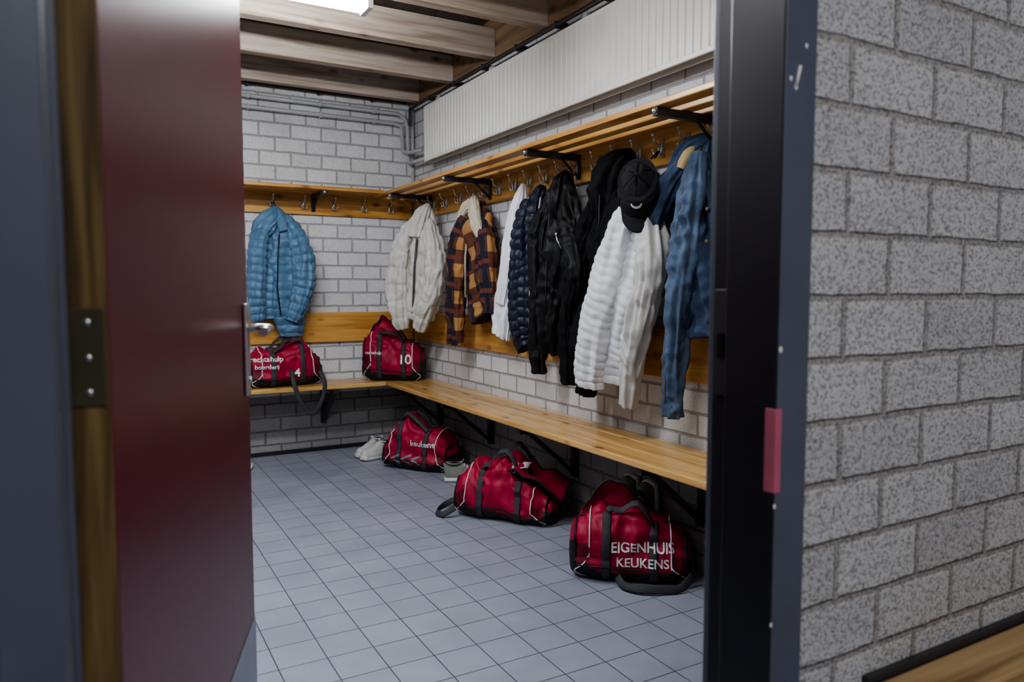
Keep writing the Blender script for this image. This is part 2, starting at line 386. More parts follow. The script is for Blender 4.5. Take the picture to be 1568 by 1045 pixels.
mb = MB(); mb.box((HX0-.1, HY0-.1, ZC), (HX1+.1, YF+.1, ZC+.08), 'deck')
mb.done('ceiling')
for i, by in enumerate([5.23, 4.63, 4.03, 3.43, 2.83, 2.23, 1.63, 1.03]):
    mb = MB(); mb.box((XL, by, 2.60), (XR-.045, by+.075, 2.77), 'beam', 0.004); mb.done('ceiling_beam')
mb = MB(); mb.box((XR-.045, YN1, 2.60), (XR, YF, 2.84), 'beam_y', 0.003); mb.done('trim_wall_plate')
mb = MB(); mb.box((XL, YF-0.012, 0), (1.9, YF, 0.03), 'frame_shaded', 0.002); mb.done('baseboard_far')

# ------------------------------------------------------------------ door frame + door
mb = MB()
JX, LX = 0.86, -0.032
mb.box((JX, 0.742, 0), (0.93, 0.772, 2.16), 'frame', 0.004)
mb.box((JX, 0.7725, 0), (0.888, 0.845, 2.12), 'frame_shaded', 0.002)
mb.box((JX+0.014, 0.845, 0), (0.888, 0.885, 2.12), 'frame_shaded', 0.002)
mb.box((JX+0.014, 0.8805, 0), (0.92, 0.895, 2.16), 'frame', 0.002)
mb.box((JX-0.001, 0.7425, 0), (JX+0.003, 0.78, 2.12), 'frame_shaded')
mb.box((-0.085, 0.742, 0), (LX, 0.772, 2.16), 'frame', 0.004)
mb.box((-0.06, 0.7725, 0), (LX+.001, 0.845, 2.12), 'frame', 0.002)
mb.box((-0.085, 0.845, 0), (-.025, 0.893, 2.12), 'frame', 0.002)
mb.box((-0.085, 0.742, 2.10), (0.93, 0.772, 2.18), 'frame', 0.004)
mb.box((-0.05, 0.7725, 2.10), (0.885, 0.885, 2.16), 'frame_shaded', 0.002)
mb.box((JX+0.010, 0.848, 1.03), (JX+0.0145, 0.878, 1.20), 'blacksteel', 0.001)
mb.box((JX+0.008, 0.856, 1.09), (JX+0.011, 0.870, 1.13), 'void')
mb.box((JX-0.002, 0.7405, 0.90), (JX+0.012, 0.76, 1.025), 'pink', 0.001)
for (cx_, cz_, r_) in ((0.867, 1.112, .004), (0.861, 0.70, .003), (0.885, 1.49, .004), (0.905, 1.55, .003), (0.862, 0.88, .003), (0.874, 1.50, .003)):
    mb.ball((cx_, 0.7418, cz_), r_, 'chip', scl=(1, 0.3, 1.3), u=8, v=6)
mb.tube([(0.884, 0.7415, 1.49), (0.892, 0.7412, 1.52)], 0.0025, 'chip', seg=6)
mb.done('door_frame')

door = bpy.data.objects.new('door_1', None); COL.objects.link(door)
TH = math.radians(90-18.6)
door.matrix_world = Matrix.Translation((0.012, 0.90, 0)) @ Matrix.Rotation(TH, 4, 'Z')
def dpart(mb, name):
    o = mb.done(name); o.parent = door; return o
mb = MB(); mb.box((0, 0, 0.01), (0.9, 0.043, 2.08), 'red_door', 0.0015)
mb.box((-0.003, 0.0008, 0.01), (0.0, 0.0422, 2.08), 'edge_wood')
mb.box((0.9, 0.0008, 0.01), (0.902, 0.0422, 2.08), 'edge_wood'); dpart(mb, 'leaf')
mb = MB(); mb.box((0.01, -0.0025, 0.02), (0.899, 0.0, 0.44), 'kick', 0.0008); dpart(mb, 'kick_plate')
mb = MB(); mb.box((-0.0055, 0.003, 1.075), (-0.003, 0.040, 1.18), 'brass', 0.0008)
for zz in (1.165, 1.127, 1.09): mb.ball((-0.0058, 0.02, zz), 0.004, 'steel', scl=(0.4, 1, 1), u=10, v=6)
mb.tube([(-0.006, 0.045, 1.075), (-0.006, 0.045, 1.18)], 0.006, 'brass'); dpart(mb, 'hinge')
mb = MB()
mb.box((0.835, -0.009, 0.965), (0.875, 0.0, 1.17), 'steel', 0.003)
mb.box((0.835, 0.043, 0.965), (0.875, 0.052, 1.17), 'steel', 0.003)
for sg, y0 in ((-1, 0.0), (1, 0.043)):
    mb.tube([(0.855, y0, 1.115), (0.855, y0+sg*0.04, 1.115), (0.850, y0+sg*0.052, 1.115), (0.835, y0+sg*0.056, 1.115), (0.74, y0+sg*0.056, 1.112)], 0.0095, 'steel', seg=12)
mb.tube([(0.855, -0.009, 1.0), (0.855, -0.014, 1.0)], 0.008, 'steel'); dpart(mb, 'lever_handle')

# ------------------------------------------------------------------ radiator, pipes
mb = MB(); mi = mb.mi('radiator')
ry0, ry1, rz0, rz1, rx = 1.15, 4.98, 2.11, 2.50, 2.085
pts = []; y = ry0; pitch = 0.045
pts.append((rx, ry0))
while y < ry1-pitch:
    pts += [(rx, y+0.012), (rx+0.006, y+0.017), (rx+0.006, y+0.019), (rx, y+0.024)]; y += pitch
pts.append((rx, ry1))
def quad(vs, mat='radiator'):
    f = mb.bm.faces.new([mb.bm.verts.new(v) for v in vs]); f.material_index = mb.mi(mat)
for (xa, ya), (xb, yb) in zip(pts[:-1], pts[1:]):
    quad([(xa, ya, rz0+.022), (xb, yb, rz0+.022), (xb, yb, rz1-.022), (xa, ya, rz1-.022)])
mb.box((rx-0.001, ry0, rz0), (rx+0.012, ry1, rz0+.023), 'radiator', 0.004)
mb.box((rx-0.001, ry0, rz1-.023), (rx+0.012, ry1, rz1), 'radiator', 0.004)
mb.box((rx+0.06, ry0, rz0), (rx+0.07, ry1, rz1), 'radiator')
mb.box((rx+0.008, ry0, rz0), (rx+0.07, ry0+.004, rz1), 'radiator'); mb.box((rx+0.008, ry1-.004, rz0), (rx+0.07, ry1, rz1), 'radiator')
y = ry0+.01
while y < ry1-.02:
    mb.box((rx+0.012, y, rz1-.008), (rx+0.06, y+.006, rz1-.002), 'radiator'); y += 0.02
mb.box((rx+0.012, ry0+.004, rz1-.02), (rx+0.06, ry1-.004, rz1-.012), 'void')
for yy in (1.6, 2.35, 3.02, 4.0, 4.8):
    mb.box((rx+0.03, yy, rz0+.05), (XR-.001, yy+.04, rz1+.035), 'pipe_white', 0.002)
mb.tube([(rx+.04, ry1, rz0+.04), (rx+.04, ry1+.05, rz0+.04)], 0.012, 'steel')
mb.done('radiator')

mb = MB()
def pipe(p, r, m): mb.tube(p, r, m, seg=10)
pipe([(XL+.01, YF-.04, 2.62), (1.9, YF-.04, 2.62), (2.12, YF-.05, 2.62)], 0.012, 'pipe_dark')
pipe([(XL+.01, YF-.05, 2.53), (2.05, YF-.05, 2.53), (2.10, YF-.06, 2.50), (2.12, YF-.06, 2.44), (2.125, YF-.06, 2.20), (2.125, YF-.10, 2.155), (2.125, 5.03, 2.15)], 0.015, 'pipe_white')
pipe([(XL+.01, YF-.05, 2.455), (2.00, YF-.05, 2.455), (2.07, YF-.06, 2.44), (2.075, YF-.06, 2.40), (2.08, YF-.06, 2.26), (2.10, YF-.12, 2.23), (2.125, 5.1, 2.22)], 0.015, 'pipe_white')
pipe([(2.165, YF-.05, 1.92), (2.165, YF-.05, 2.62)], 0.012, 'pipe_white')
for xx in (0.0, 0.95, 1.45, 1.85):
    for zz in (2.62, 2.53, 2.455): mb.box((xx, YF-.068, zz-.019), (xx+.018, YF-.001, zz+.019), 'pipe_dark' if zz > 2.6 else 'pipe_white', 0.002)
mb.done('heating_pipes')
mb = MB()
pipe([(2.13, YF-.1, 2.565), (2.13, 0.95, 2.565)], 0.010, 'pipe_dark')
y = 1.2
while y < 5.3: mb.box((2.115, y, 2.55), (XR-.002, y+.015, 2.585), 'pipe_dark', 0.002); y += 0.42
pipe([(2.125, YF-.1, 2.565), (2.125, YF-.1, 2.44)], 0.010, 'pipe_dark')
mb.done('heating_pipe_run')

# ------------------------------------------------------------------ benches
BZ = 0.53
def bench_brk(mb, o, n, a):
    o, n, a = Vector(o), Vector(n), Vector(a); w = a*0.035
    def bar(p, q, th):
        d = (q-p).normalized(); k = a.cross(d).normalized()*th/2
        mb.prism([p-k-w/2, q-k-w/2, q+k-w/2, p+k-w/2], w, 'blacksteel')
    up = Vector((0, 0, 1))
    bar(o+n*.02+up*(BZ-.045), o+n*.36+up*(BZ-.045), 0.03)
    bar(o+n*.018+up*(BZ-.03), o+n*.018+up*(BZ-.32), 0.03)
    bar(o+n*.02+up*(BZ-.30), o+n*.30+up*(BZ-.06), 0.02)
mb = MB()
for k in range(3): mb.box((1.825+k*.124, 0.95, BZ-.03), (1.825+k*.124+.12, YF-.008, BZ), 'bench_y', 0.006)
for yy in (1.3, 2.25, 3.2, 4.15, 4.95): bench_brk(mb, (XR, yy, 0), (-1, 0, 0), (0, 1, 0))
mb.done('bench')
mb = MB()
for k in range(3): mb.box((XL+.01, 5.09+k*.119, BZ-.03), (1.821, 5.09+k*.119+.115, BZ), 'bench_x', 0.006)
for xx in (-1.2, -.3, .6, 1.45): bench_brk(mb, (xx, YF, 0), (0, -1, 0), (1, 0, 0))
mb.done('bench')
mb = MB()
for k in range(3): mb.box((1.13, 0.655-k*.115, BZ-.03), (2.9, 0.655-k*.115+.10, BZ), 'bench_hall', 0.006)
mb.box((1.15, 0.40, BZ-.065), (1.18, YN0-.001, BZ-.031), 'blacksteel'); mb.box((2.6, 0.40, BZ-.065), (2.64, YN0-.001, BZ-.031), 'blacksteel')
mb.box((1.15, 0.74, BZ-.4), (1.18, YN0-.001, BZ-.031), 'blacksteel'); mb.box((2.6, 0.74, BZ-.4), (2.64, YN0-.001, BZ-.031), 'blacksteel')
mb.box((1.12, YN0-.014, BZ-.065), (2.9, YN0-.002, BZ+.012), 'blacksteel')
mb.done('bench')
mb = MB(); mb.box((XR-.028, 0.95, .81), (XR-.001, YF-.03, 1.03), 'pine_y', 0.004)
yy = 1.3
while yy < 5.4:
    for zz in (.86, .98): mb.ball((XR-.029, yy, zz), 0.006, 'steel', scl=(.4, 1, 1), u=8, v=6)
    yy += .9
mb.done('backrest_board')
mb = MB(); mb.box((XL+.01, YF-.028, .81), (XR-.03, YF-.001, 1.03), 'pine_x', 0.004); mb.done('backrest_board')

# ------------------------------------------------------------------ coat racks
def hook(mb, T, a, z=1.815):
    P = lambda n, dz, da=0: T((a+da, n, z+dz))
    mb.tube([P(.026, .03), P(.032, .03), P(.033, -.035), P(.026, -.035)], 0.010, 'steel', seg=8)
    mb.tube([P(.032, .015), P(.055, .008), P(.075, .02), P(.082, .045)], 0.0045, 'steel', seg=8)
    mb.ball(P(.083, .05), 0.009, 'steel', u=10, v=6)
    for sg in (-1, 1):
        mb.tube([P(.032, -.02), P(.05, -.035, sg*.008), P(.062, -.032, sg*.016), P(.066, -.015, sg*.02)], 0.004, 'steel', seg=8)
        mb.ball(P(.066, -.012, sg*.02), 0.007, 'steel', u=8, v=6)
def rack(name, T, a0, a1, brks, hooks, woodk, tob):
    mb = MB()
    def bx(a0_, a1_, n0, n1, z0, z1, m, bev=.004):
        p, q = T((a0_, n0, z0)), T((a1_, n1, z1)); mb.box(p, q, m, bev)
    bx(a0, a1, 0.001, .026, 1.74, 1.90, woodk)
    for n0, w_ in ((.05, .06), (.16, .06), (.275, .075)): bx(a0, tob, n0, n0+w_, 1.884, 1.908, woodk)
    for b in brks:
        bx(b-.015, b+.015, .026, .345, 1.852, 1.883, 'blacksteel', .002)
        bx(b-.015, b+.015, .026, .034, 1.76, 1.86, 'blacksteel', .002)
        mb.tube([T((b, .03, 1.77)), T((b, .14, 1.86))], .007, 'blacksteel', seg=6)
        mb.ball(T((b, .346, 1.869)), .012, 'steel', scl=(1, 1, 1), u=8, v=6)
    for h in hooks: hook(mb, T, h)
    mb.done(name)
rack('coat_rack', F_RIGHT, 0.95, YF-.03, [1.25, 2.2, 3.16, 4.13, 5.06], [1.35, 1.6, 1.85, 2.08, 2.2, 2.36, 2.52, 2.67, 2.82, 2.98, 3.17, 3.30, 3.46, 3.63, 3.8, 4.0, 4.19, 4.36, 4.55, 4.78, 5.0, 5.2], 'pine_y', YF-.03)
rack('coat_rack', F_FAR, XL+.02, XR-.03, [-1.2, -.3, .6, 1.40], [-1.4, -1.0, -.6, -.2, .1, .4, .7, .9, 1.11, 1.33, 1.55, 1.77, 1.98], 'pine_x', 1.83)

# ------------------------------------------------------------------ garments
def loop(mb, T, a, n, z, mat): mb.tube([T((a-.012, n+.02, z)), T((a-.008, n-.01, z+.03)), T((a+.008, n-.01, z+.03)), T((a+.012, n+.02, z))], .004, mat, seg=6)

# blue puffer on far wall
mb = MB(); T = F_FAR
cloth(mb, T, [(1.11,.08,1.775,.02,.02),(1.12,.10,1.73,.05,.04),(1.14,.11,1.64,.11,.06),(1.18,.12,1.48,.14,.07),(1.20,.12,1.28,.16,.08),(1.20,.12,1.10,.13,.07),(1.20,.12,.97,.10,.06),(1.20,.12,.87,.075,.04)], 'blue', 1, .060, .012, .022, wr=.007)
cloth(mb, T, [(1.07,.14,1.72,.03,.03),(1.01,.16,1.62,.055,.05),(.975,.18,1.45,.06,.055),(.96,.18,1.2,.06,.05),(.965,.17,1.04,.055,.04),(.97,.16,.98,.04,.03)], 'blue', 2, .055, .014, .010, wr=.004)
cloth(mb, T, [(1.04,.12,1.62,.05,.04),(1.06,.13,1.4,.06,.04),(1.06,.13,1.15,.055,.04),(1.06,.12,1.0,.045,.03)], 'blue', 7, .055, .013, .012, wr=.004)
cloth(mb, T, [(1.17,.15,1.70,.03,.03),(1.23,.18,1.60,.055,.05),(1.28,.19,1.42,.07,.055),(1.285,.19,1.27,.075,.06),(1.25,.19,1.12,.06,.05),(1.20,.18,.98,.05,.04)], 'blue', 3, .058, .013, .016, wr=.006)
cloth(mb, T, [(1.13,.15,1.75,.03,.02),(1.08,.18,1.70,.06,.03),(1.02,.19,1.635,.07,.03),(1.0,.19,1.58,.05,.02)], 'blue', 4, 0, 0, .016, hem=False)
cloth(mb, T, [(1.10,.14,1.76,.03,.02),(1.13,.18,1.69,.035,.03),(1.15,.20,1.60,.03,.025)], 'blue', 5, 0, 0, .012, hem=False)
mb.tube([T((1.12,.20,1.58)), T((1.105,.205,1.4)), T((1.10,.20,1.2)), T((1.12,.19,1.02))], .005, 'navy', seg=6)
loop(mb, T, 1.11, .07, 1.78, 'navy'); mb.done('blue_puffer_jacket')

# cream puffer in the corner
mb = MB(); T = F_CORNER
cloth(mb, T, [(.05,.06,1.78,.02,.02),(.05,.08,1.72,.05,.04),(.03,.10,1.62,.11,.055),(.03,.11,1.42,.16,.065),(.02,.11,1.2,.16,.065),(0,.11,1.05,.13,.06),(-.01,.10,1.0,.11,.05)], 'cream', 11, .125, .012, .024, wr=.009, sharp=.35)
cloth(mb, T, [(-.02,.12,1.68,.035,.03),(-.09,.15,1.57,.06,.05),(-.14,.17,1.4,.08,.055),(-.16,.17,1.18,.08,.055),(-.13,.17,.99,.06,.045),(-.12,.16,.92,.04,.03)], 'cream', 12, .12, .013, .016, wr=.008, sharp=.35)
cloth(mb, T, [(.09,.12,1.68,.03,.03),(.15,.15,1.55,.055,.05),(.19,.17,1.4,.065,.05),(.17,.18,1.2,.06,.05),(.09,.18,1.02,.05,.045),(.04,.17,.92,.04,.035)], 'cream', 13, .12, .013, .018, wr=.008, sharp=.35)
cloth(mb, T, [(.06,.08,1.79,.02,.02),(.05,.12,1.74,.045,.035),(.03,.15,1.66,.06,.04),(.02,.17,1.56,.045,.03)], 'cream', 14, 0, 0, .024, hem=False)
mb.tube([T((.05,.195,1.55)), T((.02,.19,1.35)), T((0.0,.185,1.10)), T((-.02,.17,1.0))], .008, 'pipe_dark', seg=6)
mb.done('cream_puffer_jacket')

# plaid overshirt with sherpa collar
mb = MB(); T = F_RIGHT
cloth(mb, T, [(4.17,.07,1.75,.03,.02),(4.17,.09,1.68,.09,.04),(4.14,.11,1.57,.16,.06),(4.08,.11,1.3,.19,.06),(4.03,.11,1.12,.19,.06),(4.0,.11,1.04,.17,.055)], 'plaid', 21, 0, 0, .030)
cloth(mb, T, [(4.24,.14,1.66,.05,.035),(4.29,.16,1.54,.075,.05),(4.32,.17,1.3,.085,.05),(4.35,.17,1.05,.075,.045),(4.38,.16,.85,.06,.035)], 'plaid', 22, 0, 0, .022)
cloth(mb, T, [(4.02,.14,1.6,.04,.03),(3.93,.16,1.45,.06,.045),(3.90,.16,1.2,.055,.04),(3.90,.16,1.06,.05,.035)], 'plaid', 23, 0, 0, .02)
cloth(mb, T, [(4.2,.10,1.77,.025,.025),(4.14,.14,1.73,.04,.03),(4.06,.17,1.64,.04,.03),(3.99,.18,1.55,.04,.025),(3.96,.17,1.50,.025,.02)], 'sherpa', 24, 0, 0, .01, hem=False)
cloth(mb, T, [(4.17,.11,1.76,.025,.025),(4.24,.15,1.71,.035,.025),(4.29,.17,1.63,.03,.02),(4.28,.17,1.58,.02,.015)], 'sherpa', 25, 0, 0, .01, hem=False)
mb.tube([T((4.17,.165,1.6)), T((4.20,.17,1.4)), T((4.20,.17,1.15))], .006, 'sherpa', seg=6)
mb.done('plaid_flannel_jacket')

# white shirt
mb = MB()
cloth(mb, T, [(3.63,.08,1.79,.015,.015),(3.63,.10,1.7,.04,.03),(3.66,.12,1.5,.065,.035),(3.71,.12,1.3,.08,.035),(3.77,.12,1.1,.095,.035),(3.82,.12,.93,.09,.03)], 'white', 31, 0, 0, .030, fr=2.8, wr=.004)
cloth(mb, T, [(3.62,.13,1.68,.025,.02),(3.62,.15,1.5,.035,.025),(3.67,.16,1.3,.035,.025),(3.74,.16,1.12,.035,.02)], 'white', 32, 0, 0, .018, wr=.004)
mb.done('white_shirt')

# navy puffer
mb = MB()
cloth(mb, T, [(3.44,.07,1.76,.02,.02),(3.45,.10,1.68,.05,.04),(3.48,.12,1.5,.085,.06),(3.50,.13,1.3,.10,.065),(3.53,.13,1.1,.12,.065),(3.54,.12,.94,.11,.055),(3.52,.12,.88,.09,.045)], 'navy', 41, .055, .014, .014, wr=.004)
cloth(mb, T, [(3.48,.13,1.68,.035,.035),(3.49,.17,1.55,.05,.04),(3.52,.18,1.3,.055,.04),(3.53,.18,1.05,.045,.035),(3.53,.17,.95,.035,.03)], 'navy', 42, .055, .012, .012, wr=.004)
mb.tube([T((3.40,.11,1.69)), T((3.37,.15,1.55)), T((3.39,.18,1.3)), T((3.40,.18,1.0))], .004, 'chip', seg=6)
mb.done('navy_puffer_jacket')

# black shell jacket, sleeve kicking out to the right
mb = MB()
cloth(mb, T, [(3.17,.08,1.79,.02,.02),(3.18,.10,1.72,.05,.04),(3.18,.12,1.6,.12,.06),(3.19,.13,1.4,.15,.07),(3.23,.13,1.2,.12,.065),(3.27,.13,1.0,.10,.06),(3.30,.12,.88,.085,.045)], 'blackshell', 51, 0, 0, .036, wr=.011)
cloth(mb, T, [(3.10,.14,1.70,.035,.03),(3.02,.17,1.58,.055,.045),(2.94,.19,1.42,.06,.05),(2.90,.2,1.32,.05,.04),(2.92,.19,1.22,.045,.035)], 'blackshell', 52, 0, 0, .026, wr=.011)
cloth(mb, T, [(3.25,.14,1.66,.035,.03),(3.30,.17,1.5,.055,.04),(3.30,.18,1.25,.055,.04),(3.32,.17,.95,.05,.035),(3.33,.16,.76,.045,.03)], 'blackshell', 53, 0, 0, .024, wr=.010)
cloth(mb, T, [(3.18,.09,1.79,.02,.02),(3.16,.14,1.74,.05,.035),(3.14,.17,1.64,.06,.04),(3.14,.17,1.56,.035,.025)], 'blackshell', 54, 0, 0, .03, hem=False, wr=.010)
mb.tube([T((3.10,.21,1.50)), T((3.07,.215,1.44)), T((3.04,.21,1.40))], .004, 'steel', seg=6)
mb.ball(T((3.07,.22,1.47)), .010, 'steel', u=10, v=6)
mb.tube([T((3.16,.205,1.58)), T((3.18,.21,1.3)), T((3.2,.20,1.1))], .004, 'baggrey', seg=6)
mb.done('black_shell_jacket')

# black hooded coat
mb = MB()
cloth(mb, T, [(2.67,.07,1.80,.02,.02),(2.69,.10,1.72,.05,.05),(2.73,.12,1.58,.10,.065),(2.78,.13,1.38,.14,.075),(2.85,.13,1.15,.15,.075),(2.93,.13,.95,.13,.07),(2.97,.12,.80,.11,.055)], 'black', 61, 0, 0, .036, wr=.010)
cloth(mb, T, [(2.66,.08,1.81,.03,.02),(2.69,.15,1.76,.055,.045),(2.74,.17,1.66,.075,.05),(2.78,.17,1.55,.06,.035),(2.79,.17,1.49,.035,.025)], 'black', 62, 0, 0, .03, hem=False, wr=.010)
cloth(mb, T, [(2.79,.15,1.62,.04,.04),(2.86,.17,1.48,.06,.045),(2.93,.19,1.25,.06,.045),(2.99,.19,1.0,.05,.04),(3.0,.18,.74,.045,.035)], 'black', 63, 0, 0, .024, wr=.009)
cloth(mb, T, [(2.64,.15,1.6,.04,.04),(2.68,.18,1.45,.055,.045),(2.76,.18,1.2,.05,.04),(2.84,.17,.95,.05,.04),(2.88,.17,.70,.045,.035)], 'black', 64, 0, 0, .024, wr=.009)
mb.tube([T((2.71,.225,1.62)), T((2.72,.22,1.5)), T((2.74,.23,1.42))], .003, 'baggrey', seg=6)
mb.done('black_hooded_coat')

# white quilted jacket with plain cotton sleeve beside it
mb = MB()
cloth(mb, T, [(2.50,.08,1.70,.02,.02),(2.50,.11,1.62,.05,.04),(2.50,.14,1.5,.10,.06),(2.54,.16,1.32,.12,.075),(2.61,.17,1.12,.13,.08),(2.68,.17,.94,.14,.08),(2.71,.16,.80,.135,.07)], 'quilt', 71, .038, .008, .018, wr=.004, sharp=.32)
cloth(mb, T, [(2.43,.16,1.58,.035,.035),(2.38,.2,1.46,.055,.045),(2.34,.23,1.3,.06,.05),(2.39,.24,1.1,.055,.045),(2.46,.23,.9,.045,.04),(2.51,.21,.70,.035,.03)], 'lining', 72, 0, 0, .022, wr=.009)
cloth(mb, T, [(2.53,.16,1.58,.035,.035),(2.57,.21,1.46,.07,.05),(2.62,.24,1.25,.085,.055),(2.69,.25,1.05,.09,.055),(2.75,.24,.84,.09,.05),(2.76,.23,.76,.08,.045)], 'quilt', 73, .038, .008, .013, wr=.004, sharp=.32)
cloth(mb, T, [(2.44,.15,1.5,.05,.04),(2.46,.17,1.3,.06,.045),(2.5,.18,1.1,.06,.045),(2.54,.18,.92,.05,.04),(2.55,.17,.86,.04,.03)], 'quilt', 75, .038, .008, .013, wr=.004, sharp=.32)
cloth(mb, T, [(2.50,.11,1.70,.03,.03),(2.47,.18,1.62,.05,.035),(2.45,.22,1.53,.055,.03),(2.46,.23,1.45,.04,.02)], 'quilt', 74, 0, 0, .014, hem=False, wr=.004)
loop(mb, T, 2.50, .08, 1.76, 'black'); mb.done('white_quilted_jacket')

# denim jacket
mb = MB()
b = [(2.19,.08,1.78,.03,.02),(2.19,.10,1.70,.07,.04),(2.17,.12,1.56,.11,.06),(2.13,.13,1.3,.12,.065),(2.11,.12,1.1,.11,.06),(2.10,.12,1.02,.10,.055)]
cloth(mb, T, b, 'denim', 81, 0, 0, .032, wr=.010)
s1 = [(2.24,.14,1.70,.035,.035),(2.30,.17,1.62,.05,.045),(2.37,.19,1.50,.06,.05),(2.41,.19,1.40,.05,.04),(2.42,.18,1.34,.04,.035)]
cloth(mb, T, s1, 'denim', 82, 0, 0, .024, wr=.010); seam(mb, T, s1, 1.2, 'stitch', .002, out=.003)
s2 = [(2.16,.15,1.72,.035,.035),(2.15,.18,1.58,.055,.045),(2.17,.2,1.38,.06,.045),(2.21,.2,1.12,.05,.04),(2.24,.19,.90,.045,.035),(2.26,.18,.69,.04,.03)]
cloth(mb, T, s2, 'denim_light', 83, 0, 0, .022, wr=.011); seam(mb, T, s2, 1.3, 'stitch', .002, out=.003)
cloth(mb, T, [(2.19,.09,1.79,.03,.02),(2.23,.14,1.75,.045,.025),(2.28,.16,1.67,.045,.022),(2.3,.17,1.6,.03,.018)], 'denim', 84, 0, 0, .016, hem=False)
cloth(mb, T, [(2.20,.125,1.76,.025,.012),(2.22,.16,1.73,.028,.015),(2.24,.178,1.675,.024,.012)], 'tan', 85, 0, 0, .004, hem=False, wr=.002)
for zz in (1.5, 1.38, 1.26): mb.ball(T((2.07, .195, zz)), .008, 'stitch', u=8, v=6)
mb.done('denim_jacket')

# cap hanging by its strap in front of the quilted jacket
cap = MB()
nseg, rows = 32, 14; rg = []
for i in range(rows+1):
    f = i/rows*math.pi/2; r = math.sin(f+.02) if i else 0.02
    rg.append([Vector((0.085*r*math.cos(q)*(1+.02*abs(math.cos(3*q))), 0.112*r*math.sin(q), 0.125*math.cos(f)+0.010*noise.noise(Vector((math.cos(q)*2, math.sin(q)*2, f*3))))) for q in [2*math.pi*k/nseg for k in range(nseg)]])
rg.append([p*0.96 for p in rg[-1]]); rg += [[Vector((p.x*.9, p.y*.9, 0.125*.75)) for p in rg[-1]]]
cap.rings(rg, 'capfab')
for k in range(6):
    q = k*math.pi/3+math.pi/6
    cap.tube([(0.087*math.sin(f)*math.cos(q), 0.114*math.sin(f)*math.sin(q), 0.127*math.cos(f)) for f in [j*math.pi/16 for j in range(9)]], .0018, 'black', seg=6)
cap.ball((0, 0, .127), .008, 'capfab', scl=(1, 1, .5))
mi = cap.mi('capfab'); top = []; bot = []
for i in range(17):
    q = -math.pi*5/6+i*(math.pi*4/6)/16
    for lst, dz in ((top, .003), (bot, -.003)):
        row = []
        for j in range(7):
            g = j/6; ext = g*0.05*math.cos((i-8)/8*1.35)**.6 if abs(i-8) < 8 else 0
            row.append(cap.bm.verts.new((0.085*math.cos(q), 0.112*math.sin(q)-ext, dz-.018*abs((i-8)/8)**2*g-.02*g)))
        lst.append(row)
for lst in (top, bot):
    for i in range(16):
        for j in range(6):
            f = cap.bm.faces.new([lst[i][j], lst[i+1][j], lst[i+1][j+1], lst[i][j+1]]); f.material_index = mi; f.smooth = True
for i in range(16):
    f = cap.bm.faces.new([top[i][6], top[i+1][6], bot[i+1][6], bot[i][6]]); f.material_index = mi
cap.ball((0.0, -.094, .076), .022, 'bagwhite', scl=(1, 1, .14), mtx=Matrix.Rotation(math.radians(52), 4, 'X'))
cap.ball((0.0, -.0965, .078), .015, 'capfab', scl=(1, .75, .14), mtx=Matrix.Rotation(math.radians(52), 4, 'X'))
zv = Vector((-.66, -.62, .45)).normalized(); xv = Vector((0, 0, 1)).cross(zv).normalized(); yv = zv.cross(xv)
cm = Matrix((( xv.x, yv.x, zv.x, 1.97), (xv.y, yv.y, zv.y, 2.42), (xv.z, yv.z, zv.z, 1.595), (0, 0, 0, 1))) @ Matrix.Scale(1.07, 4)
cap.done('baseball_cap', mtx=cm)

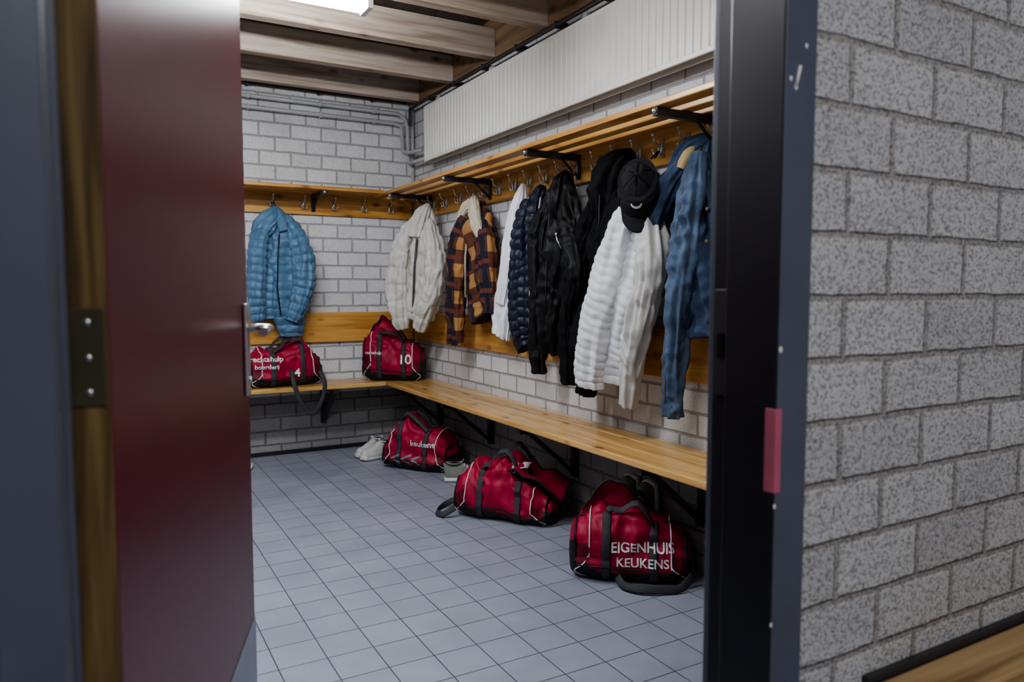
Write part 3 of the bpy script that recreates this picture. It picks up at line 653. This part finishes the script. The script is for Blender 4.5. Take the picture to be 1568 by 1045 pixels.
# ------------------------------------------------------------------ duffel bags
def duffel(name, loc, yaw, L, W, H, seed, texts=(), flap=0.0, sag=0.0, handle_up=0.03, strap=None, prof=(1, 1, 1, 1, 1), lean=0.0, crump=1.0, lid=False, sside=(0, 0.6, 0.8)):
    mb = MB(); ex = 0.62
    def pr(x):
        t = (x/L+.5)*(len(prof)-1); i = min(max(int(t), 0), len(prof)-2); f = t-i; f = f*f*(3-2*f)
        return prof[i]*(1-f)+prof[i+1]*f
    def surf(x, q, off=0.0):
        u = 2*x/L; k = max(0.0, 1-abs(u)**4.5)**0.45; kz = 0.45+0.55*k
        top = H*pr(x)*(1-sag*noise.noise(Vector((x*5, seed, 0)))-0.08*u*u)
        sz = sgp(math.sin(q), ex)
        y_ = sgp(math.cos(q), ex)*(W/2*(0.35+0.65*k)*(1.0-.12*max(0, sz))+off); zc = top*0.45
        z_ = zc+(sz*(top*0.55*kz+off) if sz > 0 else sz*(zc*(0.75+0.25*k)))
        p = Vector((x, y_, z_))
        d = 0.022*noise.noise(p*6+Vector((seed, 0, 0)))+0.006*noise.noise(p*18+Vector((0, seed, 0)))-0.024*abs(noise.noise(Vector((p.x*9+p.z*4, p.y*9, p.z*15))+Vector((seed*2, 3, 0))))-0.010*abs(noise.noise(p*24+Vector((3, seed, 0))))+.007
        nrm = Vector((0, math.cos(q), math.sin(q)))
        p += nrm*d*crump*(1.5 if sz > -.3 else .3)
        p.y += lean*p.z
        p.z = max(p.z, 0.002)
        return p
    n, ns = 84, 72; rg = []
    for i in range(n+1):
        x = L*(-.5+i/n); rg.append([surf(x, 2*math.pi*j/ns) for j in range(ns)])
    cen = lambda r: sum(r, Vector())/len(r)
    for k in (.8, .4): 
        c = cen(rg[0]); rg.insert(0, [c+(p-c)*k+Vector((-.006*(1-k), 0, 0)) for p in rg[0]])
        c = cen(rg[-1]); rg.append([c+(p-c)*k+Vector((.006*(1-k), 0, 0)) for p in rg[-1]])
    fs = mb.rings(rg, 'bagred')
    kb, kd = mb.mi('bagblack'), mb.mi('bagdark')
    for f in fs:
        c = f.calc_center_median(); u = abs(2*c.x/L); hz = H*pr(c.x)
        if c.z < hz*.17+0.30*hz*max(0, u-.55): f.material_index = kb
        elif u > .90 and c.z < hz*.55: f.material_index = kb
        elif u > .66 and c.z < hz*.50: f.material_index = kd
        elif abs(c.y-lean*c.z) < 0.010 and u < .85 and c.z > hz*.5: f.material_index = kb
    for sg in (-1, 1):
        mb.tube([surf(sg*L*.33, q, .004) for q in [math.radians(a) for a in range(-10, 191, 6)]], .003, 'bagwhite', seg=6)
        mb.tube([surf(sg*L*(.33+.12*math.sin(math.radians(a))), math.radians(180+4+a*.42), .004) for a in range(0, 181, 10)], .0028, 'bagwhite', seg=6)
        mb.tube([surf(sg*L*.45, q, .003) for q in [math.radians(a) for a in range(-20, 201, 8)]], .006, 'bagblack', seg=6)
    mb.tube([surf(L*(-.45+.9*k/40), math.radians(198), .004) for k in range(41)], .004, 'bagblack', seg=6)
    for sg in (-1, 1):
        x0 = sg*L*.19
        mb.tube([surf(x0, math.radians(a), .004) for a in range(110, 241, 5)], .018, 'baggrey', seg=8, side=(1, 0, 0), rt=.003)
        mb.tube([surf(x0, math.radians(a), .004) for a in range(-50, 71, 5)], .018, 'baggrey', seg=8, side=(1, 0, 0), rt=.003)
    for a, dy in ((128, -.03), (62, .02)):
        P0, P1 = surf(-L*.19, math.radians(a), .006), surf(L*.19, math.radians(a), .006)
        pts = []
        for k in range(21):
            g = k/20; p = P0.lerp(P1, g); hh = math.sin(math.pi*g)**.6
            q = surf(p.x, math.radians(a-(18 if a > 90 else -18)*hh), .012); q.z += handle_up*hh*(1+.4*math.sin(g*7+seed)); q.y += dy*hh*.7
            pts.append(q)
        mb.tube(pts, .016, 'baggrey', seg=8, side=(0, .8, .6), rt=.003)
    mb.tube([surf(L*.3, math.radians(93), .006), surf(L*.3, math.radians(93), .006)+Vector((.03, -.02, -.004))], .003, 'bagblack', seg=6)
    if flap:
        x0, x1 = -L*.42, L*.10
        def fn(u, v):
            b = surf(x0+(x1-x0)*u, math.radians(84), -.006); h = flap*(math.sin(math.pi*min(1, u*.9+.12))**.6)
            p = b+Vector((0.02*v, -.05*v*v+.02*v, h*v*(1.3-.3*v)))
            return p+Vector((0, .02*noise.noise(p*13), .015*noise.noise(p*11+Vector((5, 0, 0)))*v))
        mb.sheet(fn, 24, 10, 'bagred', .006)
        mb.tube([fn(k/24, 1) for k in range(25)], .004, 'bagblack', seg=6)
    if lid:
        def fn(u, v):
            x = L*(.10+.47*u); yy = (v-.5)*W*(.95-.25*u)
            z = H*(.86-.26*u-.10*u*u)+.03*math.sin(v*5+u*4)*u+.025*noise.noise(Vector((x*12, yy*12, seed)))+.03*math.exp(-((u-.15)/.12)**2)
            return Vector((x, yy+.03*u, z))
        mb.sheet(fn, 26, 18, 'bagred', .006)
        for v in (0, 1): mb.tube([fn(k/26, v) for k in range(27)], .005, 'bagblack', seg=6)
        mb.tube([fn(1, k/18) for k in range(19)], .005, 'bagblack', seg=6)
        mb.ball((L*.10, -.01, H*.80), 1, 'void', scl=(.09, .07, .03))
        def tw(u, v):
            p = Vector((L*(.02+.20*u), (v-.5)*.13-.02, H*.88+.03*math.sin(u*3.1)*math.sin(v*3.1)))
            return p+Vector((0, 0, .03*noise.noise(p*20)))
        mb.sheet(tw, 16, 12, 'lining', .006)
    if strap:
        st = [cr(strap, k/(6*(len(strap)-1))) for k in range(6*(len(strap)-1)+1)]
        mb.tube([Vector(p) for p in st], .016, 'baggrey', seg=8, side=sside, rt=.003)
    bmesh.ops.recalc_face_normals(mb.bm, faces=mb.bm.faces)
    bvh = BVHTree.FromBMesh(mb.bm)
    o = mb.done(name, recalc=False)
    o.location = loc; o.rotation_euler = (0, 0, yaw)
    for tt in texts:
        txt, tx, tz, sz = tt[:4]; mk = tt[4] if len(tt) > 4 else 'bagwhite'
        cu = bpy.data.curves.new('print', 'FONT'); cu.body = txt; cu.size = sz; cu.align_x = 'CENTER'; cu.offset = sz*.018
        to = bpy.data.objects.new('tmp', cu); COL.objects.link(to)
        bpy.context.view_layer.update()
        me = bpy.data.meshes.new_from_object(to.evaluated_get(bpy.context.evaluated_depsgraph_get()))
        bpy.data.objects.remove(to)
        bt = bmesh.new(); bt.from_mesh(me)
        bmesh.ops.triangulate(bt, faces=bt.faces[:])
        for _ in range(3):
            es = [e for e in bt.edges if e.calc_length() > .010]
            if es: bmesh.ops.subdivide_edges(bt, edges=es, cuts=1); bmesh.ops.triangulate(bt, faces=bt.faces[:])
        for v in bt.verts:
            x, z = v.co.x+tx, v.co.y+tz
            hit = bvh.ray_cast(Vector((x, -1.5, z)), Vector((0, 1, 0)))
            yy = hit[0].y if hit[0] else -W/2
            v.co = Vector((x, yy-.0035, z))
        bt.to_mesh(me); bt.free(); me.materials.clear(); me.materials.append(M[mk])
        t = bpy.data.objects.new('printed_text', me); COL.objects.link(t); t.parent = o
    return o

duffel('duffel_bag', (1.92, 2.40, 0), math.radians(-38), .50, .25, .28, 3.0, texts=[('EIGENHUIS', .05, .135, .052), ('KEUKENS', .05, .078, .050)], flap=.10, sag=.1, lean=.12, prof=(1.0, 1.08, 1.0, .88, .75), crump=.9,
       strap=[(-.05, -.13, .04), (-.02, -.17, .02), (.04, -.2, .022), (.12, -.19, .02), (.2, -.16, .02), (.25, -.1, .05)])
duffel('duffel_bag', (1.865, 3.36, 0), math.radians(-52), .56, .29, .31, 8.0, sag=.25, prof=(.7, 1.05, 1.08, .7, .45), lean=.1, crump=1.35, lid=True,
       strap=[(-.25, -.12, .05), (-.30, -.16, .02), (-.36, -.12, .015), (-.38, -.02, .015), (-.34, .05, .04), (-.26, .06, .10)])
duffel('duffel_bag', (1.87, 4.58, 0), math.radians(-52), .52, .28, .30, 12.0, texts=[('keukens', .08, .17, .055), ('<<<', -.04, .035, .13, 'bagchev')], sag=.15, prof=(.75, 1.05, 1.0, .95, .7), lean=.13, crump=1.2)
duffel('duffel_bag', (1.92, 5.19, BZ+.001), math.radians(-30), .46, .26, .34, 17.0, texts=[('10', .10, .13, .095), ('rechtshulp', -.13, .20, .03)], flap=.09, sag=.12, prof=(1.1, 1.1, .95, .85, .8), crump=1.2)
duffel('duffel_bag', (1.13, 5.265, BZ+.001), math.radians(4), .52, .26, .29, 23.0, texts=[('rechtshulp', -.14, .18, .05), ('boerderij', -.14, .13, .042), ('4', .06, .07, .08)], sag=.2, prof=(.85, .95, .9, 1.1, .8), crump=1.2, sside='flat',
       strap=[(.02, -.13, .12), (.02, -.185, .02), (.06, -.20, -.10), (.13, -.205, -.19), (.20, -.20, -.11), (.23, -.19, .01), (.22, -.12, .1)])

# ------------------------------------------------------------------ sneakers
def sneaker(loc, yaw, up, pitchx=0.0, L=.28):
    mb = MB()
    wv = lambda g: .036+.014*math.sin(math.pi*min(1, g*1.05)**1.6) if g < .9 else .044*math.sqrt(max(0, 1-((g-.9)/.1)**2))*.9+.006
    rg = []
    for i in range(25):
        g = i/24; x = g*L; w = wv(g) if g > .04 else .026+g*.25
        lift = .012*max(0, (g-.8)/.2)**2; c = -.004*math.sin(math.pi*g)
        rg.append([Vector((x, c+w*sgp(math.cos(q), .6), lift+.016+.016*sgp(math.sin(q), .5))) for q in [2*math.pi*k/20 for k in range(20)]])
    mb.rings(rg, 'soleW')
    rg = []
    for i in range(29):
        g = i/28; x = .006+g*(L-.016); w = (wv(g) if g > .04 else .026+g*.25)*.93
        if g < .36: h = .088-.01*math.sin(math.pi*g/.36)
        elif g < .45: h = .09
        else: h = .09-.052*((g-.45)/.55)**.8
        if g > .93: h *= math.sqrt(max(.1, 1-((g-.93)/.09)**2))
        lift = .012*max(0, (g-.8)/.2)**2
        r = []
        for k in range(24):
            q = 2*math.pi*k/24; cy, sz = sgp(math.cos(q), .8), sgp(math.sin(q), .75)
            zz = .028+lift+(h*sz if sz > 0 else .008*sz)
            tap = 1-.38*max(0, sz)
            r.append(Vector((x-.012*max(0, sz)*(1 if g < .1 else 0), w*cy*tap, zz)))
        rg.append(r)
    mb.rings(rg, up)
    mb.ball((.062, 0, .112), 1, 'void', scl=(.046, .021, .010))
    mb.tube([Vector((.062+.05*math.cos(a), .025*math.sin(a), .112+.008*math.cos(a)**2)) for a in [k*math.pi/8 for k in range(17)]], .006, up, seg=8)
    mb.tube([(.10, 0, .112), (.115, 0, .128), (.12, 0, .138)], .016, up, seg=8, side=(0, 1, 0), rt=.005)
    for k in range(5):
        x = .125+k*.018; z = .113-.010*k-.006
        mb.tube([(x, -.026, z-.012), (x, -.012, z+.004), (x, .012, z+.004), (x, .026, z-.012)], .0035, 'soleW', seg=6)
    o = mb.done('sneaker'); o.location = loc; o.rotation_euler = (0, pitchx, yaw)
    return o
sneaker((1.82, 5.17, 0), math.radians(-150), 'shoewhite'); sneaker((1.84, 5.04, 0), math.radians(-160), 'shoewhite')
sneaker((1.87, 4.18, 0), math.radians(-28), 'shoegrey', L=.27); sneaker((1.97, 4.04, 0), math.radians(-35), 'shoegrey', L=.27)
sneaker((.60, 5.08, 0), math.radians(2), 'shoewhite')
sneaker((2.175, 2.70, 0.0), math.radians(8), 'shoegrey', pitchx=math.radians(-88), L=.34); sneaker((2.175, 2.57, 0.0), math.radians(5), 'shoegrey', pitchx=math.radians(-88), L=.34)

# ------------------------------------------------------------------ lights
def batten(name, x0, x1, yc, z, mat, P=0):
    """twin-tube batten: steel spine with two bare tubes and end caps"""
    mb = MB()
    mb.box((x0, yc-.028, z+.05), (x1, yc+.028, z+.11), 'lampbody', .004)
    for dy in (-.036, .036): mb.tube([(x0+.02, yc+dy, z+.02), (x1-.02, yc+dy, z+.02)], .019, mat, seg=14)
    for xa, xb in ((x0-.004, x0+.022), (x1-.022, x1+.004)): mb.box((xa, yc-.06, z-.004), (xb, yc+.06, z+.11), 'lampbody', .004)
    for xa in (x0+.3, x1-.3): mb.box((xa, yc-.012, z+.11), (xa+.02, yc+.012, 2.838), 'lampbody')
    mb.done(name)
    if P:
        l = bpy.data.lights.new(name+'_tube', 'AREA'); l.shape = 'RECTANGLE'; l.size = x1-x0; l.size_y = .1; l.energy = P; l.color = (.94, .96, 1)
        lo = bpy.data.objects.new('tube_light', l); COL.objects.link(lo); lo.location = ((x0+x1)/2, yc, z-.02)
batten('added_fill_lamp', -.42, 1.10, 3.25, 2.43, 'lampglow')
batten('added_fill_lamp', -.35, 1.17, 1.75, 2.46, 'lampglow_added')  # added lamp, out of view, brings more light into the room
batten('added_fill_lamp', -.2, 1.3, -1.0, 2.70, 'lampglow3', 62)

w = bpy.data.worlds.new('World'); S.world = w; w.use_nodes = True
w.node_tree.nodes['Background'].inputs[0].default_value = (.5, .55, .65, 1); w.node_tree.nodes['Background'].inputs[1].default_value = .1
try: S.view_settings.look = 'AgX - Medium High Contrast'
except Exception as e: print('look', e)

# ------------------------------------------------------------------ camera
cd = bpy.data.cameras.new('camera'); cam = bpy.data.objects.new('camera', cd); COL.objects.link(cam)
cd.sensor_width = 36; cd.lens = 25.97; cd.clip_start = 0.02
cam.location = (0, 0, 1.2)
cam.rotation_euler = (math.radians(90-4.0), 0, math.radians(-29.4))
cd.dof.use_dof = True; cd.dof.focus_distance = 3.4; cd.dof.aperture_fstop = 3.6
S.camera = cam
